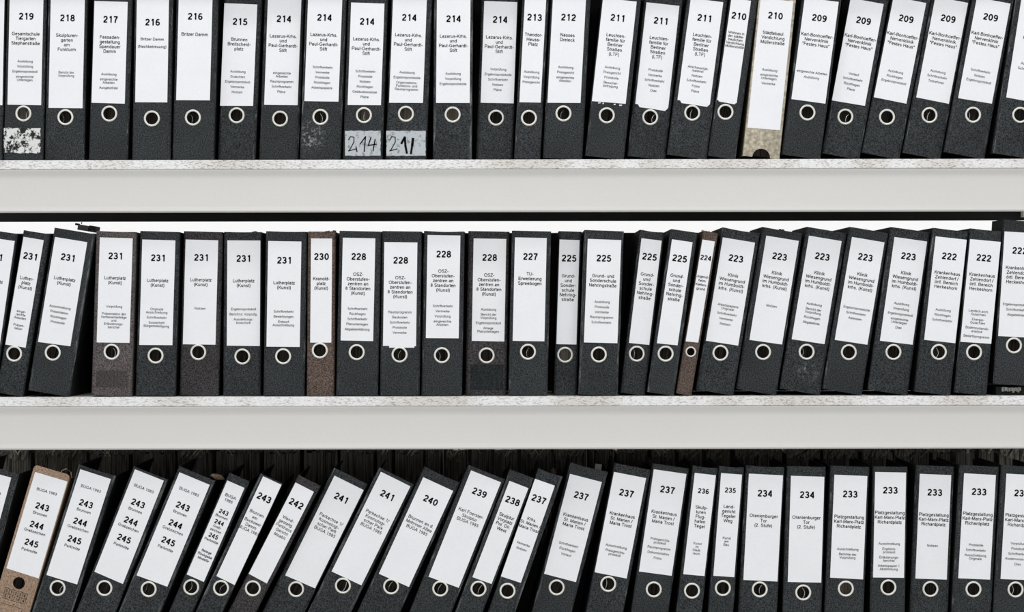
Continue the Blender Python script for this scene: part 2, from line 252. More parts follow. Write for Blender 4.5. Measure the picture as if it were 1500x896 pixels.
ROWS=[
[
('','k',-54,3,(-45,153),(3.5,154),(-42,0),(-22,170),0,0,'',0,''),
('219','k',4.5,63,(10.9,153.2),(60.2,154),(14.2,0),(34.2,166),23.8,49.5,'Gesamtschule/Tiergarten/Stephanstraße',89.7,'Auslobung|Vorprüfung|Ergebnisprotokoll|eingereichte/Unterlagen'),
('218','k',65,123,(71.1,157.8),(120.9,158.4),(74.4,0),(95.7,171.5),26.3,51.7,'Skulpturen-/garten/am/Funkturm',106,'Bericht der/Vorprüfung'),
('217','k',129.5,187,(134,150.4),(182.7,151.8),(138.4,1.4),(160,166.3),28.4,54.4,'Fassaden-/gestaltung/Spandauer/Damm',108.6,'Auslobung|eingereichte/Arbeiten|Ausgabeliste'),
('216','k',193,249.5,(198,149.6),(245,149.9),(200.5,0),(222.4,173.4),32.5,0,'',57.4,'Britzer Damm||(Nachbetreuung)'),
('216','k',252,313,(258,146.6),(307.4,146.9),(261.8,0),(282.5,172),24,50.3,'Britzer Damm',0,''),
('215','k',318.6,374,(322.4,154.8),(370.6,155),(328.7,4.6),(346.5,168.8),31.7,57.7,'Brunnen/Breitscheid-/platz',104.8,'Auslobung|Gutachten|Ergebnisprotokoll|Vermerke|Notizen'),
('214','k',379.3,437.3,(387,153.4),(436,154),(392.4,0),(410.2,173.7),27.6,53,LK,107,'eingereichte/Arbeiten|Raumprogramm|Schriftverkehr|Pläne'),
('214','scuff',439,499,(445.8,148),(495.8,148.8),(451.3,0),(469.3,171.2),25.7,51,LK,98.5,'Schriftverkehr|Vermerke|Protokolle|Rückfragen|Arbeitspapiere'),
('214','k',502,560,(509.2,153.7),(558,154),(514.4,3.6),(533,168.5),31.5,57.4,LK,104.5,'Schriftverkehr|Protokolle|Notizen|Rückfragen|Gebäudeanalyse|Pläne'),
('214','k',564.5,624.5,(570,150.4),(619.5,150.7),(575.7,0),(594.6,166.6),25.7,51.4,LK,106,'Auslobung|Ergebnisprotokolle|Organisations-/Funktions- und/Raumprogramm'),
('214','k',634,691,(638.8,150.7),(688,150.7),(640,0),(663,167.7),27.4,53,LK,107.8,'Auslobung|Vorprüfung|Ergebnisprotokolle'),
('214','k',697,751,(704,150.4),(752.4,151.3),(709.4,1.4),(726.6,172.3),28.7,54.7,LK,101.5,'Vorprüfung|Ergebnisprotokolle|Schriftverkehr|Notizen|Pläne'),
('213','k',753,791.5,(760.8,149.6),(792,150.2),(768.8,0),(774.8,172.6),25.4,50.9,'Theodor-/Heuss-/Platz',105.3,'Auslobung|Vorprüfung|Preisgericht'),
('212','k',795,853,(801.9,150.4),(850.3,150.7),(809.8,0),(825.4,166),25.4,51.4,'Nasses/Dreieck',98.5,'Auslobung|Preisgericht|eingereichte/Arbeiten'),
('211','k',857,914,(867,148),(916.5,152),(883,0),(888.8,168.8),26.3,52,LT,99,'Auslobung|Preisgericht|Protokolle|Besucher-/befragung'),
('211','k',918.6,975,(930.6,152),(978.8,158),(947,3.3),(952.5,171.5),30.6,56,LT,103,'Protokolle|Vermerke|Schriftverkehr|Notizen|Dias'),
('211','k',977,1035.4,(992.4,146.3),(1039.8,153.2),(1011.6,0),(1014,165),26.5,52,LT,99,'Anschauungs-/material|Notizen|Schriftverkehr|Fotos|Pläne'),
('210','k',1037,1078,(1050.4,146.3),(1079,151),(1071,0),(1062.7,163.8),23.5,0,'',48.4,'Wohnen in/der städte-/baulichen/Verdichtung/Müllerstraße'),
('210','beige',1087.5,1142,(1094.7,186.8),(1142.6,190.6),(1114,0),None,23,48.7,'Städtebaul./Verdichtung/Müllerstraße',102.6,'Auslobung|eingereichte/Unterlagen|Vermerke'),
('209','k',1145,1202,(1159.3,145),(1209,151.8),(1178.4,0),(1182.8,164.7),26.5,52,KB,106,'eingereichte Arbeiten|Auslobung'),
('209','k',1204,1260,(1218.6,146.9),(1267,155),(1245.6,0),(1238.3,170.7),30.4,55,KB,108.6,'Vorlauf|Schriftverkehr|Rückfragen|Pläne'),
('209','k',1262,1318,(1280,142.2),(1327.7,151.8),(1308,0),(1299.3,171.2),27.6,52,KB,105,'Auslobung|Rückfragen|Ergebnisprotokoll'),
('209','k',1322,1378,(1342.2,142.5),(1390,152),(1369.3,0),(1361.6,168.5),27.4,52,KB,105,'Auslobung|Schriftverkehr|Teilnehmer'),
('209','k',1383,1442.6,(1403.5,143.6),(1453,151.8),(1430.3,0),(1425.4,168),25.4,51.4,KB,104,'Schriftverkehr|Notizen|Ergebnisprotokoll'),
('','k',1453.5,1512,(1474,142.5),(1523,151.5),(1496,0),(1494.5,168.2),0,50,'Neue/Hardware',94,'Auslobung|Schriftverkehr'),
],[
('231','k',-69,-9,(-48.5,499),(-0.5,506),(-26.5,346),(-28,516),376,411,LP,0,''),
('231','k',-6,33.5,(7.8,504.4),(37.5,509),(34.4,346.6),(20.6,517.8),375.3,407.5,'Luther-/platz/(Kunst)',456,'einge-/reichte/Arbeiten||Präsen-/tation'),
('231','k',40.6,101.6,(55.6,500.6),(103,506.9),(80.6,346.9),(77.2,516.3),377,408.4,LP,449.7,'Ausschreibung|Präsentation|Rückfragen|Protokolle'),
('231','greybrown',132.8,192.5,(141.6,501.3),(189.7,502),(146.3,347.5),(163.4,515),374.7,407,LP,448.8,'Vorprüfung||Präsentation der/Verfasserbeiträge/und/Erläuterungs-/berichte'),
('231','k',198,256.5,(204,505),(252.5,505.3),(208.4,350.6),(227.8,520.6),377.5,410.6,LP,452.5,'Originale/Ausschreibung|Schriftverkehr|Sonderheft/Bürgerbeteiligung'),
('231','grey',262.5,320,(267.8,504),(315.6,504.7),(271.9,350.6),(290.3,515.6),377,409.7,LP,451.6,'Notizen'),
('231','k',326.5,382,(332.2,506),(380.6,506.6),(333,351.9),(355,521.9),378.4,411,LP,452.5,'Ergebnisprotokoll|Bericht d. Vorprüfg.|Ausstellungs-/broschüre'),
('231','k',385.5,446,(390.3,507.5),(439,508),(392.8,352.8),(414.7,521.6),381,414,LP,456,'Schriftverkehr|Bewerbungen|Entwurf/Ausschreibung'),
('230','brown',449,489.5,(454.4,501.6),(485.3,501.6),(455.6,349),(468.4,513),375.6,408,'Kranold-/platz/(Kunst)',0,''),
('228','k',492,553.8,(499,498.4),(546.6,499.4),(502.2,348),(522.5,515.6),375.6,401.6,OS,452,'Schriftverkehr|Rückfragen|Schriftverkehr|Planunterlagen|Abgabeerklärung'),
('228','k',556,614.5,(561,506.3),(609.4,506.9),(563,354.4),(585.3,519),381,406.6,OS,457,'Raumprogramm|Baukosten|Schriftverkehr|Protokolle|Vermerke'),
('228','k',617,676.6,(623.8,495),(671.9,495.3),(626.3,344),(647.2,520),372,397,OS,448,'Schriftverkehr|Vermerke|Vorprüfung|eingereichte/Arbeiten'),
('228','faded',681.5,742,(691,499),(738.8,500),(693.8,349),(712.8,520.3),377,402.8,OS,453,'Auslobung|Bericht der/Vorprüfung|Ergebnisprotokoll|Anlage/Planunterlagen'),
('227','k',744.5,802,(751,499),(797.5,499.7),(754.4,347.5),(773.4,515),375.6,401,'TU-/Erweiterung/Spreebogen',0,''),
('225','k',811,845,(815,503.8),(844.4,504.4),(819.7,350.6),(827.8,519.4),378,404,GS,0,''),
('225','k',847,905,(855.3,501.3),(904.4,502.5),(861,349.7),(877.2,519),378,404,'Grund- und/Sonderschule/Nehringstraße',442,'Auslobung|Protokolle|Vermerke|Raumprogramm|Schriftverkehr'),
('225','k',908.5,945,(921.3,502),(951,505),(939.7,348.8),(932.8,517.8),376,402,GS,0,''),
('225','k',948,987.5,(962.2,502.5),(992.5,505.6),(984.4,350.3),(975,517.8),378.4,404,GS,0,''),
('224','brown',990.5,1013,(1004.4,499.7),(1022.8,501.6),(1029,350.6),(1011.9,515),377.5,0,'',405,'Jugend-/heim/Kiefern-/grund'),
('223','k',1019.4,1074.5,(1034,498.8),(1081.3,506),(1058.8,347.5),(1055.3,516.6),378.4,403.4,KW,447.5,'Arbeitspapiere/Originale|Schriftverkehr|Vermerke|Notizen'),
('223','k',1078,1137.5,(1097.8,497.5),(1145.6,504.4),(1122.5,345),(1117.8,515.3),375.6,400,KW,448,'Notizen'),
('223','k',1142,1201.6,(1159.7,496.6),(1207.8,503.8),(1185,345),(1181.6,515),375.6,400,KW,445.6,'Auslobung|Bericht der/Vorprüfung|Rückfragen|Abgabeliste'),
('223','k',1205,1263,(1222.8,497.5),(1270.6,504.7),(1248,346.9),(1243.4,515.6),376.6,402,KW,451.6,'Ergebnisprotokolle|Schriftverkehr|Adressen'),
('223','k',1271,1330,(1289,498.8),(1336.9,504.7),(1310.3,346.9),(1308.8,515.3),375.3,400,KW,445,'Auslobung|Vorprüfung|Ergebnisprotokoll|eingereichte/Unterlagen|Dias'),
('222','k',1340,1395,(1353.8,497.5),(1399.4,502.5),(1370.6,346),(1375.3,515.3),375.3,400,KZ,454,'Auslobung|Rückfragen|Schriftverkehr'),
('222','recess',1396,1446,(1406.9,500.3),(1451.9,503.4),(1421,350),(1426.9,515.6),377.5,402.8,KZ,455.6,'Landsch.arch./Gutachten|Energie-/Gutachten|Bodenzustands-/analyse|Bedarfsprogramm'),
('222','raised',1455,1512,(1462.2,491.9),(1509.5,494.5),(1471.6,338.8),(1485.3,505.6),367,392.5,KZ,446,'Ergebnisprotokolle|Schriftverkehr|Abgabeliste'),
],[
('','k',-92,-27,(-70,838),(-25,852),(-29,687),(-50,858),-1,719.4,'',0,'B'),
('','kraft',-13.5,43.3,(9.4,832),(56.6,846.9),(51.4,690.9),(27.7,853.7),-1,719.7,'',0,'B'),
('','k',46,105.5,(68,841.7),(112.9,855.7),(117.7,687),(84.3,861),-1,715.4,'',0,'B'),
('','k',111,169.5,(138.3,837),(180,855),(197.7,687),(152.9,861),-1,715.4,'',0,'B'),
('','k',173,235,(200,842.3),(245,859),(262.9,691.4),(217.7,862.6),-1,720,'',0,'B'),
('','k',247,283,(273.4,840.9),(298.6,852),(332.9,703.4),(280,859.7),-1,727,'',0,'N'),
('243','k',286,326,(317,843.4),(343.7,856.6),(385.7,696.6),(323.7,860.9),728.9,751.7,'Brunnen/am/Buckower/Damm/BUGA 1983',0,''),
('242','grey',334,375,(364.3,840),(390.9,854.3),(432.9,706.3),(370.3,861.4),737.4,760,'Wand-/gestaltg./Parkhaus/Gericht/Moabit',0,''),
('241','k',384.3,446.5,(417.7,842.3),(461.4,861.4),(490,696.3),(433.7,862.6),729.4,760,PA,0,''),
('241','k',450.5,514.5,(485.7,836.6),(529.4,857),(558,690.6),(502.3,857.4),725.4,755,PA,0,''),
('240','k',523.4,586.7,(554.9,840),(599,859.4),(620,698.6),(572.9,858.6),732.6,763.4,'Brunnen an d./Mohriner Allee/BUGA 1985',0,''),
('239','k',599.7,662,(627.7,844.3),(672,860.6),(690,688.6),(644.9,861.7),721.4,751.4,'Karl Foerster-/Skulptur/BUGA 1985',0,''),
('238','k',666.4,707.5,(692,844.9),(720,855),(746.3,704),(700.9,862),733.4,756,'Skulptur/Vorplatz/Pol. Dir./West',0,''),
('237','k',715,755,(733.7,843.7),(762.9,853.4),(783.7,700.9),(743.4,865),731,760.6,'Krhs./St. Marien ~/Maria Trost',796.6,'Vermerke|Notizen'),
('237','k',779,838,(797,840),(843.7,852.3),(834.9,693.7),(815.4,860),726,757,KM,797.4,'Schriftverkehr|Rückfragen|Vorlauf'),
('237','k',858.3,914,(871,837.7),(918,847),(899.4,690.9),(891,855),722,754,KM,800,'Ausschreibung|Preisgerichts-/protokoll'),
('237','k',924,979.7,(936,836.6),(984,843),(957.7,687),(957.7,862.9),717,750.9,KM,790,'Preisgerichts-/protokoll|Raumprogramm|Dokumentation|Fotos'),
('236','k',991,1028.8,(1000.9,840.6),(1032,843.4),(1017.7,692.3),(1013.7,864.9),719,742.9,'Skulp-/turen/Flug-/hafen/Tegel',795.7,'Kunst/im/Stadt-/raum'),
('235','k',1037,1074.5,(1045,842.9),(1075.7,845),(1056.3,692.6),(1058.9,861),717.7,741.7,'Land-/gericht/Tegeler/Weg',787.7,'Kunst/am/Bau'),
('234','k',1081.5,1138.7,(1088.9,849),(1138.9,851.4),(1097,693.4),(1112.9,862.9),722.3,755.4,OT,0,''),
('234','k',1146.5,1204,(1154,852),(1203,853),(1158.6,696.6),(1176.6,867.4),724.3,757.7,OT,0,''),
('233','k',1208,1265.5,(1216,845.7),(1264.3,848.3),(1222.3,695),(1239,861.7),723.4,756.9,PG,804,'Ausschreibung|Berichte der/Vorprüfung'),
('233','k',1274.7,1326,(1279,845.4),(1324.3,846),(1282,691),(1301.4,860),717.7,750.6,PG,796,'Ausschreibung|Ergebnis-/protokoll|Erläuterungs-/berichte|Arbeitspapier 1/Abstimmung'),
('233','k',1332.5,1389.5,(1340.9,847),(1386.9,848.6),(1347.4,693.7),(1363,862.3),720.9,753.7,PG,798.9,'Notizen'),
('233','k',1394,1452.5,(1403.7,846.6),(1450.3,848.6),(1412.3,692.9),(1426,862.6),720,752.6,PG,798,'Protokolle|Schriftverkehr|Ausschreibung/Originale'),
('233','k',1455,1514,(1465.7,847.7),(1513,849.5),(1474.3,693.4),(1487.7,863),722,754.9,PG,796,'Vorprüfung|Protokolle|Schriftverkehr|Kostenvoranschl.|Dias'),
]]

# ---------------------------------------------------------------- lettering
def stroke(V, F, pts, w, y):                      # a flat pen stroke
    for (x0, z0), (x1, z1) in zip(pts, pts[1:]):
        d = Vector((x1-x0, z1-z0)); l = d.length or 1e-6; nx, nz = -d.y/l*w/2, d.x/l*w/2; ex, ez = d.x/l*w*.3, d.y/l*w*.3; b = len(V)
        V += [(x0+nx-ex, y, z0+nz-ez), (x0-nx-ex, y, z0-nz-ez), (x1-nx+ex, y, z1-nz+ez), (x1+nx+ex, y, z1+nz+ez)]; F.append((b, b+1, b+2, b+3))

def arc(cx, cy, rx, ry, a0, a1, n=12): return [(cx+rx*math.cos(math.radians(a0+(a1-a0)*k/n)), cy+ry*math.sin(math.radians(a0+(a1-a0)*k/n))) for k in range(n+1)]
DIG = {'0': [arc(.35, .5, .235, .405, 90, 450, 28)],
 '1': [[(.42, 0), (.42, 1.0)], arc(.10, 1.0, .30, .24, -72, -8, 5)],
 '2': [arc(.345, .685, .225, .22, 172, -30, 12)+[(.40, .42), (.22, .27), (.135, .10)], [(.05, .09), (.61, .09)]],
 '3': [arc(.33, .705, .20, .205, 165, -90, 12)+[(.26, .5)], [(.28, .505)]+arc(.335, .29, .235, .205, 88, -165, 13)],
 '4': [[(.62, .29), (.10, .29), (.10, .34), (.44, .90)], [(.47, 0), (.47, .985)]],
 '5': [[(.57, .905), (.205, .905), (.145, .50)], arc(.325, .335, .245, .25, 142, -160, 15)],
 '6': [arc(.35, .315, .225, .225, 0, 360, 20), arc(.40, .47, .285, .435, 58, 190, 12)],
 '7': [[(.06, .905), (.60, .905)], [(.56, .90)]+arc(.86, .02, .58, .95, 118, 182, 8)],
 '8': [arc(.345, .72, .19, .19, 0, 360, 20), arc(.345, .295, .23, .21, 0, 360, 20)],
 '9': [arc(.34, .685, .225, .225, 0, 360, 20), arc(.29, .53, .285, .435, -122, 10, 12)]}
def ribbon(V, F, pts, w, y, f):
    for k in range(1, len(pts)-1):                # sharp turns: two strokes
        e, g = Vector(pts[k])-Vector(pts[k-1]), Vector(pts[k+1])-Vector(pts[k])
        if e.length > 1e-6 and g.length > 1e-6 and e.angle(g) > .9:
            ribbon(V, F, pts[:k+1], w, y, f); ribbon(V, F, pts[k:], w, y, f); return
    n = len(pts); closed = math.dist(pts[0], pts[-1]) < 1e-6; b = len(V)
    for k in range(n):
        if closed: p, q = pts[(k-1) % (n-1)], pts[(k+1) % (n-1)]
        else: p, q = pts[max(k-1, 0)], pts[min(k+1, n-1)]
        d = Vector((q[0]-p[0], q[1]-p[1])); d.normalize(); sc_ = 1.0
        if not closed and 0 < k < n-1:
            e1 = Vector(pts[k])-Vector(pts[k-1]); e1.normalize(); sc_ = min(1.6, 1/max(.5, abs(e1.dot(d))))
        for s in (1, -1): u, v = f((pts[k][0]-d.y*s*w/2*sc_, pts[k][1]+d.x*s*w/2*sc_)); V.append((u, y, v))
    for k in range(n-1): F.append((b+2*k, b+2*k+1, b+2*k+3, b+2*k+2))
A_ = lambda cx, cy, rx, ry, a0, a1, n=9: arc(cx, cy, rx, ry, a0, a1, n)
n_ = [[(11, 0), (11, 52)], [(11, 32)]+A_(27, 32, 16, 16, 180, 0)+[(43, 0)]]
u_ = [[(11, 52), (11, 20)]+A_(27, 20, 16, 16, 180, 360)+[(43, 52)], [(43, 0), (43, 20)]]
o_ = [A_(28, 26, 20, 22, 0, 360, 16)]
a_ = [[(42, 0), (42, 35)]+A_(27, 35, 15, 13, 0, 160), [(42, 29), (27, 29)]+A_(23, 17, 15, 12.5, 100, 275)+[(33, 7), (42, 16)]]
C_ = A_(38, 36, 29, 32, 42, 318, 14)
FONT = {                                          # grotesque letters as pen paths: advance width and strokes, in hundredths of the type size
 'a': (56, a_), 'b': (56, [[(11, 0), (11, 72)], A_(29, 26, 18, 22, 0, 360, 16)]), 'c': (50, [A_(27, 26, 19, 22, 42, 318)]),
 'd': (56, [[(44, 0), (44, 72)], A_(26, 26, 18, 22, 0, 360, 16)]), 'e': (56, [[(9, 28), (47, 28)], A_(28, 26, 20, 22, 4, 318, 13)]),
 'f': (28, [[(14, 0), (14, 58)]+A_(23, 58, 9, 10, 180, 90, 4)+[(28, 68)], [(2, 48), (27, 48)]]),
 'g': (56, [[(44, 52), (44, -5)]+A_(27, -5, 17, 12, 0, -155), A_(26, 26, 18, 22, 0, 360, 16)]), 'h': (56, [[(11, 0), (11, 72)]]+n_[1:]),
 'i': (23, [[(11, 0), (11, 52)], [(11, 62), (11, 71)]]), 'j': (23, [[(11, 52), (11, -14), (2, -17)], [(11, 62), (11, 71)]]),
 'k': (50, [[(11, 0), (11, 72)], [(43, 52), (12, 20)], [(22, 30), (45, 0)]]), 'l': (23, [[(11, 0), (11, 72)]]),
 'm': (83, [[(11, 0), (11, 52)], [(11, 34)]+A_(26, 34, 15, 14, 180, 0)+[(41, 0)], [(41, 34)]+A_(56.5, 34, 15.5, 14, 180, 0)+[(72, 0)]]),
 'n': (56, n_), 'o': (56, o_), 'p': (56, [[(11, -21), (11, 52)], A_(29, 26, 18, 22, 0, 360, 16)]), 'q': (56, [[(44, -21), (44, 52)], A_(26, 26, 18, 22, 0, 360, 16)]),
 'r': (34, [[(11, 0), (11, 52)], [(11, 34)]+A_(26, 34, 15, 14, 175, 80, 5)+[(33, 48)]]), 's': (50, [A_(25, 37, 15, 11, 22, 262)+A_(25, 15, 16.5, 11, 82, -158)]),
 't': (28, [[(14, 66), (14, 13)]+A_(21, 13, 7, 9, 180, 270, 4)+[(27, 4)], [(2, 48), (26, 48)]]), 'u': (56, u_), 'v': (50, [[(4, 52), (25, 3), (46, 52)]]),
 'w': (72, [[(4, 52), (20, 3), (36, 50), (52, 3), (68, 52)]]), 'x': (50, [[(4, 52), (46, 0)], [(46, 52), (4, 0)]]), 'y': (50, [[(4, 52), (26, 2)], [(46, 52), (22, -12), (8, -17)]]),
 'z': (50, [[(5, 48), (42, 48), (6, 4), (45, 4)]]), '\u00df': (61, [[(11, 0), (11, 50)]+A_(27, 53, 16, 15, 180, -60, 9)+[(30, 39)]+A_(33, 21, 18, 17, 85, -130, 9)]),
 'A': (67, [[(3, 0), (33.5, 70), (64, 0)], [(15, 24), (52, 24)]]),
 'B': (67, [[(12, 0), (12, 72)], [(12, 68), (38, 68)]+A_(40, 54, 15, 14, 90, -90)+[(12, 40)], [(38, 40)]+A_(41, 22, 18, 18, 90, -90)+[(12, 4)]]), 'C': (72, [C_]),
 'D': (72, [[(12, 0), (12, 72)], [(12, 68), (32, 68)]+A_(36, 36, 27, 32, 90, -90)+[(12, 4)]]), 'E': (67, [[(12, 0), (12, 72)], [(12, 68), (60, 68)], [(12, 38), (56, 38)], [(12, 4), (62, 4)]]),
 'F': (61, [[(12, 0), (12, 72)], [(12, 68), (57, 68)], [(12, 37), (52, 37)]]), 'G': (78, [A_(39, 36, 30, 32, 42, 335, 14)+[(68, 34), (42, 34)]]),
 'H': (72, [[(12, 0), (12, 72)], [(60, 0), (60, 72)], [(12, 38), (60, 38)]]), 'I': (28, [[(14, 0), (14, 72)]]), 'J': (50, [[(38, 72), (38, 20)]+A_(23, 20, 15, 16, 0, -170)]),
 'K': (67, [[(12, 0), (12, 72)], [(60, 72), (13, 25)], [(28, 40), (63, 0)]]), 'L': (56, [[(12, 72), (12, 4), (53, 4)]]),
 'M': (83, [[(12, 0), (12, 72)], [(13, 70), (41.5, 4), (70, 70)], [(71, 0), (71, 72)]]), 'N': (72, [[(12, 0), (12, 72)], [(13, 70), (59, 2)], [(60, 0), (60, 72)]]),
 'O': (78, [A_(39, 36, 31, 32, 0, 360, 20)]), 'P': (67, [[(12, 0), (12, 72)], [(12, 68), (40, 68)]+A_(42, 51, 17, 17, 90, -90)+[(12, 34)]]),
 'R': (72, [[(12, 0), (12, 72)], [(12, 68), (42, 68)]+A_(44, 52.5, 16, 15.5, 90, -90)+[(12, 37)], [(42, 37), (63, 0)]]),
 'S': (67, [A_(33, 52.5, 21, 16, 25, 262, 12)+A_(34, 20.5, 24, 17, 82, -160, 12)]), 'T': (61, [[(30.5, 0), (30.5, 68)], [(3, 68), (58, 68)]]),
 'U': (72, [[(12, 72), (12, 28)]+A_(36, 27, 24, 23, 180, 360)+[(60, 72)]]), 'V': (67, [[(4, 72), (33.5, 3), (63, 72)]]), 'W': (94, [[(4, 72), (25, 3), (47, 68), (69, 3), (90, 72)]]),
 'Z': (61, [[(5, 68), (54, 68), (6, 4), (57, 4)]]), '-': (34, [[(5, 26), (29, 26)]]), '.': (28, [[(14, 0), (14, 9)]]), '/': (28, [[(1, -1), (26, 73)]]), '"': (36, [[(10, 47), (10, 72)], [(26, 47), (26, 72)]]),
 '(': (34, [A_(40, 27, 27, 48, 118, 242, 8)]), ')': (34, [A_(-6, 27, 27, 48, 62, -62, 8)]), ' ': (28, [])}
for ch, bs in (('\u00e4', 'a'), ('\u00f6', 'o'), ('\u00fc', 'u')): FONT[ch] = (56, FONT[bs][1]+[[(18, 61), (18, 70)], [(38, 61), (38, 70)]])
for ch in '0123456789': FONT[ch] = (56, [[(x*74, y*72) for x, y in pl] for pl in DIG[ch]])
def place(V, F, s, u, v, size, off, y, sx=1.0):   # one centred line; off adds weight
    tot = sum(FONT[c][0] for c in s)*size/100*sx; x = u-tot/2; wt = 9.0+off*260
    for c in s:
        adv, pls = FONT[c]
        for pl in pls: ribbon(V, F, pl, wt, y, lambda p: (x+p[0]*size/100*sx, v+(p[1]-35)*size/100))
        x += adv*size/100*sx
def number(V, F, s, u, v, cap, y, wt=.20):
    adv = .76; x0 = -len(s)*adv/2+.045
    for j, ch in enumerate(s):
        for pl in DIG[ch]: ribbon(V, F, pl, wt, y, lambda p: (u+(x0+j*adv+p[0])*cap, v+(p[1]-.5)*cap))
def flatmesh(name, V, F, mat, parent):
    me = bpy.data.meshes.new(name); me.from_pydata(V, [], F); me.update(); return link(name, me, mat, parent)

# ---------------------------------------------------------------- binder pieces
PX = (DIST+.01)/FPX                                     # one photo pixel at the spines, in metres
def plate(w, h, t, hole=None, notch=None, corner=0.0, sag=0.0):
    cu = bpy.data.curves.new('p', 'CURVE'); cu.dimensions = '2D'; cu.fill_mode = 'BOTH'; cu.extrude = t/2
    pts = [(-w/2, 0)]
    if notch:
        pts += [(-notch*math.cos(math.pi*k/12), notch*math.sin(math.pi*k/12)) for k in range(13)]
    pts += [(w/2, 0)]
    if corner:
        pts += [(w/2-corner+corner*math.cos(a), h-corner+corner*math.sin(a)) for a in [math.pi/2*k/5 for k in range(6)]]
        pts += [(-w/2+corner-corner*math.sin(a), h-corner+corner*math.cos(a)) for a in [math.pi/2*k/5 for k in range(6)]]
    else:
        pts += [(w/2-w*k/6, h-sag*(1-(k/3-1)**2)) for k in range(7)]
    def sp(pp):
        s = cu.splines.new('POLY'); s.points.add(len(pp)-1); s.use_cyclic_u = True
        for q, p in zip(s.points, pp): q.co = (p[0], p[1], 0, 1)
    sp(pts)
    if hole: sp([(hole[0]+hole[2]*math.cos(2*math.pi*k/28), hole[1]+hole[2]*math.sin(2*math.pi*k/28)) for k in range(28)])
    o = bpy.data.objects.new('p', cu); C.objects.link(o); bpy.context.view_layer.update()
    me = bpy.data.meshes.new_from_object(o.evaluated_get(bpy.context.evaluated_depsgraph_get()))
    bpy.data.objects.remove(o); bpy.data.curves.remove(cu)
    bm = bmesh.new(); bm.from_mesh(me); bpy.data.meshes.remove(me)
    for v in bm.verts: v.co = Vector((v.co.x, -v.co.z+t/2, v.co.y))
    return bm
def edge_round(bm, w, h, R, t, side):
    n = 5; o_, i_ = [], []
    for k in range(n+1):
        a = math.pi/2*k/n
        o_.append((side*(w/2-R+R*math.sin(a)), R-R*math.cos(a))); r = R-t
        i_.append((side*(w/2-R+r*math.sin(a)), R-r*math.cos(a)))
    for z0, z1 in ((0, h),):
        A = [bm.verts.new((x, y, z0)) for x, y in o_]; B = [bm.verts.new((x, y, z1)) for x, y in o_]
        A2 = [bm.verts.new((x, y, z0)) for x, y in i_]; B2 = [bm.verts.new((x, y, z1)) for x, y in i_]
        for k in range(n):
            bm.faces.new([A[k], A[k+1], B[k+1], B[k]]); bm.faces.new([A2[k+1], A2[k], B2[k], B2[k+1]])
            bm.faces.new([B[k], B[k+1], B2[k+1], B2[k]]); bm.faces.new([A[k+1], A[k], A2[k], A2[k+1]])
def ring_mesh(ro, ri, u, v, seg=36):
    bm = bmesh.new(); prof = [(ri, .004), (ri, -.0008), (ri+.0008, -.0016), ((ro+ri)/2, -.0020), (ro-.0009, -.0014), (ro, 0.0)]
    R = [[bm.verts.new((u+r*math.cos(2*math.pi*k/seg), y, v+r*math.sin(2*math.pi*k/seg))) for r, y in prof] for k in range(seg)]
    for k in range(seg):
        a, b = R[k], R[(k+1) % seg]
        for j in range(len(prof)-1): bm.faces.new([a[j], a[j+1], b[j+1], b[j]])
    return bm
def wad(name, px, Y, rx, ry, rz, mat, label, cat, seed, ay=0):
    rnd = random.Random(seed); x, z = p2w(px, Y); bm = bmesh.new(); bmesh.ops.create_icosphere(bm, subdivisions=3, radius=1)
    f = [Vector((rnd.uniform(-1, 1), rnd.uniform(-1, 1), rnd.uniform(-1, 1))).normalized() for _ in range(14)]
    for v in bm.verts:
        k = min(1.0, min([.62/max(.01, v.co.normalized().dot(q)) if v.co.normalized().dot(q) > .55 else 1.0 for q in f])); k *= rnd.uniform(.93, 1.05)
        v.co = Vector((v.co.x*rx, v.co.y*ry, v.co.z*rz))*k
    o = obj(name, bm, mat); o.location = (x, Y, z); o.rotation_euler = (0, ay, 0); tag(o, label, cat); return o

